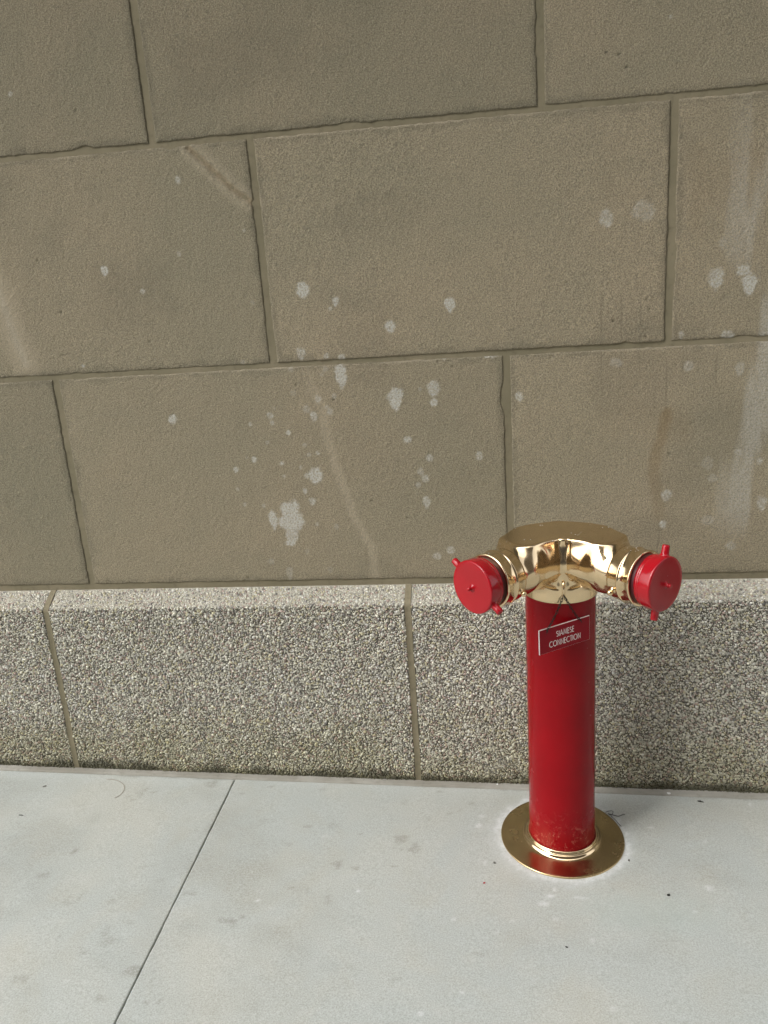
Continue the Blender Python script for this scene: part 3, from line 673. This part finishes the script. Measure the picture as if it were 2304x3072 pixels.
def head_sdf(p):
    x, y, z = p[..., 0], p[..., 1], p[..., 2]
    rxy = np.hypot(x, y)
    def rod(cx, cy, r, top, rd):
        q0 = np.hypot(x-cx, y-cy)-(r-rd); q1 = z-(top-rd)
        return np.hypot(np.maximum(q0, 0), np.maximum(q1, 0))+np.minimum(np.maximum(q0, q1), 0)-rd
    neck = rod(0, 0, 0.0862, 0.750, 0.030)
    core = rod(0, 0.016, 0.066, 0.826, 0.024)
    d = None
    for sx in (-1, 1):
        s = (x*sx-y)*S45; t = (x*sx+y)*S45
        rad = RB + 0.0025*sstep(0.13, 0.03, s)
        c = np.hypot(t, z-ZA)-rad
        c = np.maximum(c, np.maximum(-s-0.005, s-0.196))
        boss = (np.sqrt(((s-0.139)/0.034)**2+(t/0.054)**2+((z-0.786)/0.056)**2)-1)*0.042      # swollen shoulder before the coupling
        c = smin(c, np.maximum(boss, s-0.1725), 0.020)
        d = c if d is None else smin(d, c, 0.006)
    d = smin(d, core, 0.015)
    d = smin(d, neck, 0.016)
    sl = smax(sd_poly(x, y, SLABP)-0.014, np.abs(z-0.808)-0.040, 0.010)
    d = smin(d, sl, 0.026)
    rib = np.hypot(x, y+0.0785)-0.0085
    rib = smax(rib, np.abs(z-0.775)-0.075, 0.01)
    d = smin(d, rib, 0.006)
    # pockets left by the casting under each arm, beside the neck
    for sx in (-1, 1):
        k = np.sqrt(((x-sx*0.030)/0.017)**2+((y+0.088)/0.012)**2+((z-0.7235-(x*sx-0.03)*0.2)/0.0045)**2)
        d = smax(d, -(k-1)*0.0045, 0.003)
    d = smax(d, z-ZT, 0.005)
    return smax(d, 0.682-z, 0.004)
def surface_nets(f, lo, hi, h):
    ax = [np.arange(a, b+h, h) for a, b in zip(lo, hi)]
    G = np.stack(np.meshgrid(*ax, indexing='ij'), -1); D = f(G)
    sgn = D < 0; n = D.shape
    cs = np.zeros((n[0]-1, n[1]-1, n[2]-1), int); acc = np.zeros(cs.shape+(3,)); cnt = np.zeros(cs.shape)
    cor = [(i, j, k) for i in (0, 1) for j in (0, 1) for k in (0, 1)]
    sl = lambda c: tuple(slice(c[a], n[a]-1+c[a]) for a in range(3))
    for c in cor: cs += sgn[sl(c)]
    act = (cs > 0) & (cs < 8)
    for a in range(3):
        for c in cor:
            if c[a]: continue
            c2 = list(c); c2[a] = 1
            d0, d1 = D[sl(c)], D[sl(c2)]; m = (d0 < 0) != (d1 < 0)
            t = np.where(m, d0/np.where(m, d0-d1, 1), 0)
            pos = np.zeros(cs.shape+(3,)); pos[...] = c; pos[..., a] = t
            acc += pos*m[..., None]; cnt += m
    idx = -np.ones(cs.shape, int); idx[act] = np.arange(act.sum())
    ijk = np.argwhere(act); V = (ijk + acc[act]/cnt[act][:, None])*h + np.array(lo)
    F = []
    for a in range(3):
        b, c = (a+1) % 3, (a+2) % 3
        s0 = [slice(None)]*3; s1 = [slice(None)]*3; s0[a] = slice(0, -1); s1[a] = slice(1, None)
        e = np.argwhere(sgn[tuple(s0)] != sgn[tuple(s1)])
        e = e[(e[:, b] > 0) & (e[:, c] > 0) & (e[:, b] < n[b]-1) & (e[:, c] < n[c]-1)]
        inside = sgn[tuple(e.T)]
        ob = np.zeros(3, int); ob[b] = 1; oc = np.zeros(3, int); oc[c] = 1
        q = np.stack([idx[tuple((e-ob-oc).T)], idx[tuple((e-oc).T)], idx[tuple(e.T)], idx[tuple((e-ob).T)]], -1)
        q[~inside] = q[~inside][:, ::-1]; F.append(q)
    return V, np.concatenate(F)
def sd_grad(f, V, e=3e-4):
    g = np.stack([f(V+e*np.eye(3)[i])-f(V-e*np.eye(3)[i]) for i in range(3)], -1)/(2*e); return g
HV, HF = surface_nets(head_sdf, (-0.20, -0.19, 0.674), (0.20, 0.10, 0.85), 0.0023)
for _ in range(4):
    g = sd_grad(head_sdf, HV); HV = HV - g*(head_sdf(HV)/np.maximum((g*g).sum(-1), 0.2))[:, None]*0.8
g = sd_grad(head_sdf, HV, 6e-4); g /= np.maximum(np.linalg.norm(g, axis=1), 1e-6)[:, None]
head = np_mesh('brass_head', HV, HF, M_BRASS, pipe)
head.data.normals_split_custom_set_from_vertices([tuple(v) for v in g])
# eye that the sign hangs from
ey = [(0, -0.0845-0.0125*math.sin(a), 0.7215+0.0165*math.cos(a)) for a in np.linspace(0, math.pi, 15)]
MB().tube([(0, -0.078, 0.738)]+ey+[(0, -0.078, 0.705)], 0.0034, 10).build('eye', M_BRASS, pipe)
# outlets: coupling (> stud), cap (> lug, nub, thread)
for sx, lug_ang in ((-1, 31), (1, 77)):
    d = Vector((sx*S45, -S45, 0)); Mx = axis_matrix(d, d*0.0+Vector((0, 0, ZA)))
    cp = MB().lathe([(0.050, 0.174), (0.0570, 0.1745), (0.0588, 0.1760), (0.0592, 0.180), (0.0592, 0.1985), (0.0594, 0.1993), (0.0612, 0.2003), (0.0620, 0.2020), (0.0612, 0.2038), (0.0602, 0.2046), (0.0600, 0.2075), (0.0600, 0.2260), (0.0608, 0.2275), (0.0612, 0.2295), (0.0606, 0.2312), (0.0570, 0.2318), (0.050, 0.2300)], Mx, 96).build('coupling', M_BRASS, pipe)
    # a ball stud low on the inner side of each coupling
    tdir = Vector((-sx*S45, -S45, 0))                             # in the outlet's plane, towards the other outlet
    rdir = (tdir*0.93 + Vector((0, 0, -0.36))).normalized()
    c0 = Vector((0, 0, ZA))+d*0.189
    MB().lathe([(0.0001, 0.0738), (0.0030, 0.0732), (0.0055, 0.0712), (0.0065, 0.0685), (0.0062, 0.0660), (0.0048, 0.0638), (0.0044, 0.0620), (0.0060, 0.0604), (0.0075, 0.0594), (0.0078, 0.0570)], axis_matrix(rdir, c0), 20).build('stud', M_BRASS, cp)
    cap = MB().lathe([(0.0001, 0.2796), (0.030, 0.2797), (0.050, 0.2798), (0.0562, 0.2797), (0.0580, 0.2790), (0.0589, 0.2775), (0.0591, 0.2750), (0.0592, 0.2545), (0.0588, 0.2528), (0.0572, 0.2518), (0.0560, 0.2512), (0.0560, 0.2500), (0.0566, 0.2490), (0.0566, 0.2478), (0.0556, 0.2468), (0.0556, 0.2455), (0.0562, 0.2445), (0.0560, 0.2430), (0.0545, 0.2418), (0.0535, 0.2390), (0.050, 0.2380)], Mx, 96).build('outlet_cap', M_RED, pipe)
    MB().lathe([(0.0525, 0.2440), (0.0535, 0.2400), (0.0525, 0.2370), (0.0535, 0.2340), (0.0525, 0.2310), (0.0515, 0.2250)], Mx, 64).build('thread', M_DARKRED, cap)
    nb_ = axis_matrix(d, Vector((0, 0, ZA-0.001)))
    MB().lathe([(0.0001, 0.2925), (0.0026, 0.2922), (0.0042, 0.2908), (0.0046, 0.2885), (0.0044, 0.2860), (0.0048, 0.2835), (0.0066, 0.2812), (0.0090, 0.2800), (0.0100, 0.2790)], nb_, 20).build('nub', M_RED, cap)
    tl = Vector((sx*S45, S45, 0))
    a = R(lug_ang)
    for sg in (1, -1):
        rd = (tl*math.cos(a)+Vector((0, 0, 1))*math.sin(a))*sg
        MB().lathe([(0.0001, 0.0805), (0.0055, 0.0803), (0.0070, 0.0796), (0.0077, 0.0782), (0.0080, 0.0700), (0.0081, 0.0630), (0.0092, 0.0600), (0.0112, 0.0582), (0.0112, 0.0560)], axis_matrix(rd, Vector((0, 0, ZA))+d*0.2655), 24).build('lug', M_RED, cap)

# ------------------------------------------------------------------ the sign on its chains
YAW, LEAN = R(34.45), R(-1.0)
SW, SH_, ST = 0.1419, 0.0587, 0.0022
sc = Vector((PX+0.0012, PY-0.1020, 0.6152))
Ms = Matrix.Rotation(YAW, 4, 'Z') @ Matrix.Rotation(LEAN, 4, 'X'); Ms.translation = sc
sign = empty('hanging_sign', sc, Ms.to_euler())
tag(sign, 'small red sign lettered SIAMESE CONNECTION hanging by dark chains below the brass head', 'sign')
# local axes: x along the sign, z up, -y towards the viewer
MB().box(-SW/2, SW/2, -ST/2, ST/2, -SH_/2, SH_/2).build('plate', M_WHITE, sign, False)
b = 0.0011
f = MB(); y0, y1 = -ST/2-0.0005, -ST/2+0.0001
f.box(-SW/2+b, SW/2-0.0007, y0, y1, -SH_/2+0.0005, SH_/2-b).build('face', M_SIGN, sign, False)
# lettering: strokes as ribbons standing 0.2 mm proud
def arc(cx, cy, r, a0, a1, n=14, ry=None): return [(cx+r*math.cos(R(a0+(a1-a0)*k/n)), cy+(ry or r)*math.sin(R(a0+(a1-a0)*k/n))) for k in range(n+1)]
GL = {
 'S': (0.50, [arc(0.25, 0.745, 0.20, 35, 215, 10, 0.215)+arc(0.25, 0.255, 0.225, 75, -150, 12, 0.235)]),
 'I': (0.16, [[(0.08, 0), (0.08, 1)]]),
 'A': (0.78, [[(0.03, 0), (0.39, 1), (0.75, 0)], [(0.16, 0.34), (0.62, 0.34)]]),
 'M': (0.94, [[(0.06, 0), (0.17, 1), (0.47, 0.15), (0.77, 1), (0.88, 0)]]),
 'E': (0.50, [[(0.46, 1), (0.07, 1), (0.07, 0), (0.46, 0)], [(0.07, 0.53), (0.44, 0.53)]]),
 'C': (0.86, [arc(0.50, 0.5, 0.46, 48, 312, 22, 0.5)]),
 'O': (1.02, [arc(0.51, 0.5, 0.46, 0, 360, 30, 0.5)]),
 'N': (0.74, [[(0.07, 0), (0.07, 1), (0.66, 0), (0.66, 1)]]),
 'T': (0.48, [[(0.24, 0), (0.24, 1)], [(0.01, 1), (0.47, 1)]])}
def word(mb, text, xc, zb, size, wid, gap=0.10, sx=1.0):
    tot = sum(GL[c][0]+gap for c in text)-gap; x = xc-tot*size*sx/2
    for ch in text:
        w, strokes = GL[ch]
        for st in strokes:
            P = [Vector((x+px*size*sx, zb+pz*size)) for px, pz in st]
            closed = (P[0]-P[-1]).length < 1e-6
            L, Rr = [], []
            for i, p in enumerate(P):
                if closed: a, c = P[i-1] if i else P[-2], P[i+1] if i < len(P)-1 else P[1]
                else: a, c = P[max(i-1, 0)], P[min(i+1, len(P)-1)]
                t1, t2 = (p-a), (c-p)
                t1 = t1.normalized() if t1.length > 1e-9 else t2.normalized(); t2 = t2.normalized() if t2.length > 1e-9 else t1
                n1, n2 = Vector((-t1.y, t1.x)), Vector((-t2.y, t2.x)); n = n1+n2
                n = n.normalized() if n.length > 1e-6 else n1
                k = min(1/max(n.dot(n1), 0.35), 2.2)
                L.append(p+n*k*wid/2); Rr.append(p-n*k*wid/2)
            V = [(v.x, yf, v.y) for yf in (LY0, LY1) for v in L+Rr]
            m = len(P); Q = []
            for i in range(m-1):
                Q += [(i, i+1, m+i+1, m+i), (i, 2*m+i, 2*m+i+1, i+1), (m+i, m+i+1, 3*m+i+1, 3*m+i)]
            mb.add(V, Q)
        x += (w+gap)*size*sx
LY0, LY1 = y0-0.00025, y0+0.0001
mb = MB(); word(mb, 'SIAMESE', 0.001, 0.0030, 0.0130, 0.0014, gap=0.15, sx=0.80); mb.build('lettering', M_WHITE, sign, False)
mb = MB(); word(mb, 'CONNECTION', 0.000, -0.0182, 0.0130, 0.0014, gap=0.15, sx=0.80); mb.build('lettering', M_WHITE, sign, False)
# chains, link by link, from the eye to a hole near each upper corner
inv = Ms.inverted()
eye_w = Vector((PX, PY-0.0965, 0.7085))
for hx, sag in ((-0.052, 0.004), (0.0415, 0.004)):
    a = inv @ eye_w; bpt = Vector((hx, -ST/2-0.003, SH_/2-0.0035))
    mb = MB(); n = 13
    def cpos(t):
        p = a.lerp(bpt, t); return p + Vector((0, -0.0010*math.sin(t*math.pi), -sag*math.sin(t*math.pi)))
    for k in range(n):
        p, q = cpos((k+0.0)/n), cpos((k+1.0)/n); t = (q-p); L = t.length*0.78; t.normalize()
        c = (p+q)/2
        u = Vector((0, -1, 0)); u = (u-t*u.dot(t)).normalized(); v = t.cross(u)
        ang = 0.35+(k % 2)*math.pi/2; s_ = u*math.cos(ang)+v*math.sin(ang)
        ring = [tuple(c+t*(L*math.cos(w))+s_*(0.0024*math.sin(w))) for w in np.arange(10)*2*math.pi/10]
        mb.tube(ring, 0.0007, 5, closed=True)
    mb.tube([bpt+Vector((0, -0.001, 0.003)), bpt+Vector((0.0012, -0.0022, -0.0015)), bpt+Vector((0.003*(1 if hx > 0 else -1), -0.0018, -0.005))], 0.0009, 6)
    mb.build('chain', M_CHAIN, sign)

# ------------------------------------------------------------------ small litter on the pavement
M_BLACK = mat_plain('dark_leaf_scrap', (0.018, 0.016, 0.013), 0.8, 0.2)
M_HAIR = mat_plain('brown_fibre', (0.30, 0.24, 0.17), 0.6)
M_WIRE = mat_plain('dark_wire', (0.09, 0.09, 0.092), 0.6)
M_CRUMB = mat_plain('white_plaster', (0.75, 0.75, 0.73), 0.8)
M_GREYB = mat_plain('grey_grit', (0.12, 0.115, 0.10), 0.85)
def g3(x, y, dz=0.0): return Vector((x, y, gz(x)+0.0011*float(fbm(np.array([x*2.5]), np.array([y*2.5]), 41, 3)[0])+dz))
def scrap(name, x, y, rx, ry, h, rot, m, label, cat, group=None, seed=0):
    rs = np.random.default_rng(seed+77); n = 9
    a = np.arange(n)*2*math.pi/n; rr = 1+rs.uniform(-0.35, 0.25, n)
    P = np.stack([rx*rr*np.cos(a), ry*rr*np.sin(a)], -1)
    c, s = math.cos(rot), math.sin(rot); P = P @ np.array([[c, s], [-s, c]])
    V = [(p[0], p[1], 0.0) for p in P]+[(p[0]*0.8, p[1]*0.8, h*(0.75+0.5*rs.random())) for p in P]+[(0, 0, h)]
    Q = [(i, (i+1) % n, n+(i+1) % n, n+i) for i in range(n)]; T = [(n+i, n+(i+1) % n, 2*n) for i in range(n)]
    o = MB().add(V, Q, T).build(name, m, None, smooth=True, sharp=50)
    o.location = g3(x, y, -0.0002); return tag(o, label, cat, group)
scrap('leaf_scrap', 0.363, -0.463, 0.0045, 0.0034, 0.002, 0.4, M_BLACK, 'black crumb lying alone on the concrete right of the brass flange', 'litter', None, 1)
scrap('leaf_scrap', 0.514, -0.105, 0.0095, 0.0034, 0.0022, -0.35, M_BLACK, 'dark leaf sliver on the pavement near the plinth at the far right', 'litter', None, 2)
scrap('plaster_crumb', 0.439, -0.0751, 0.0062, 0.0036, 0.003, 0.1, M_CRUMB, 'white plaster crumb on the mortar strip right of the red pole', 'litter', None, 3)
scrap('plaster_crumb', -0.0276, -0.0655, 0.0032, 0.0026, 0.003, 0.6, M_CRUMB, 'tiny white crumb at the foot of the plinth left of the red pole', 'litter', None, 4)
scrap('grit', -0.037, -0.3841, 0.0032, 0.003, 0.0025, 0, M_GREYB, 'dark grit speck on the pavement just left of the brass flange', 'litter', None, 5)
scrap('grit', 0.2907, -0.3516, 0.0034, 0.003, 0.0025, 1, M_GREYB, 'dark grit speck on the pavement just right of the brass flange', 'litter', None, 6)
scrap('paint_flake', -0.0614, -0.4552, 0.0032, 0.0026, 0.0012, 0.3, M_RED, 'red paint flake on the pavement in front of the standpipe', 'litter', None, 7)
scrap('leaf_scrap', -1.3485, -0.1533, 0.0065, 0.0034, 0.002, 0.6, M_GREYB, 'grey leaf crumb near the plinth at the far left', 'litter', None, 8)
scrap('leaf_scrap', -1.3468, -0.2863, 0.0080, 0.0017, 0.0016, -0.1, M_BLACK, 'thin dark sliver on the pavement at the left edge', 'litter', None, 9)
scrap('leaf_scrap', -1.4631, -0.0700, 0.0050, 0.0026, 0.002, 0.2, M_BLACK, 'dark crumb on the mortar strip at the far left', 'litter', None, 10)
scrap('grit', 0.117, -0.6348, 0.0034, 0.0018, 0.0015, -0.7, M_BLACK, 'black fleck on the concrete well in front of the flange', 'litter', None, 12)
def smooth_path(P, n=6):
    out = []
    for i in range(len(P)-1):
        p0, p1, p2, p3 = P[max(i-1, 0)], P[i], P[i+1], P[min(i+2, len(P)-1)]
        for k in range(n):
            t = k/n; out.append(0.5*((2*p1)+(p2-p0)*t+(2*p0-5*p1+4*p2-p3)*t*t+(3*p1-p0-3*p2+p3)*t**3))
    return out+[P[-1]]
hp = smooth_path([g3(x, y, 0.0012) for x, y in [(-1.1785, -0.1088), (-1.1483, -0.1116), (-1.1217, -0.1258), (-1.1065, -0.1439), (-1.1013, -0.1634), (-1.1035, -0.182), (-1.1126, -0.1944)]])
o = MB().tube([tuple(p) for p in hp], 0.00055, 5).build('fibre', M_HAIR); tag(o, 'long thin brown fibre curling on the pavement at the left', 'fibre')
w1 = [(0.2574, -0.1706), (0.2671, -0.1666), (0.2771, -0.1702), (0.2718, -0.1801), (0.263, -0.1778), (0.2689, -0.1824), (0.2807, -0.1816), (0.2904, -0.186), (0.3029, -0.1802), (0.306, -0.1766)]
w2 = [(0.2699, -0.1844), (0.2784, -0.1983), (0.2852, -0.2141), (0.2905, -0.2248)]
mb = MB()
mb.tube([tuple(p) for p in smooth_path([g3(x, y, 0.0015+0.002*(i % 3)) for i, (x, y) in enumerate(w1)])], 0.0009, 6)
mb.tube([tuple(p) for p in smooth_path([g3(x, y, 0.0016) for x, y in w2])], 0.0009, 6)
tag(mb.build('wire', M_WIRE), 'tangled bit of dark wire at the right rim of the brass flange', 'wire')
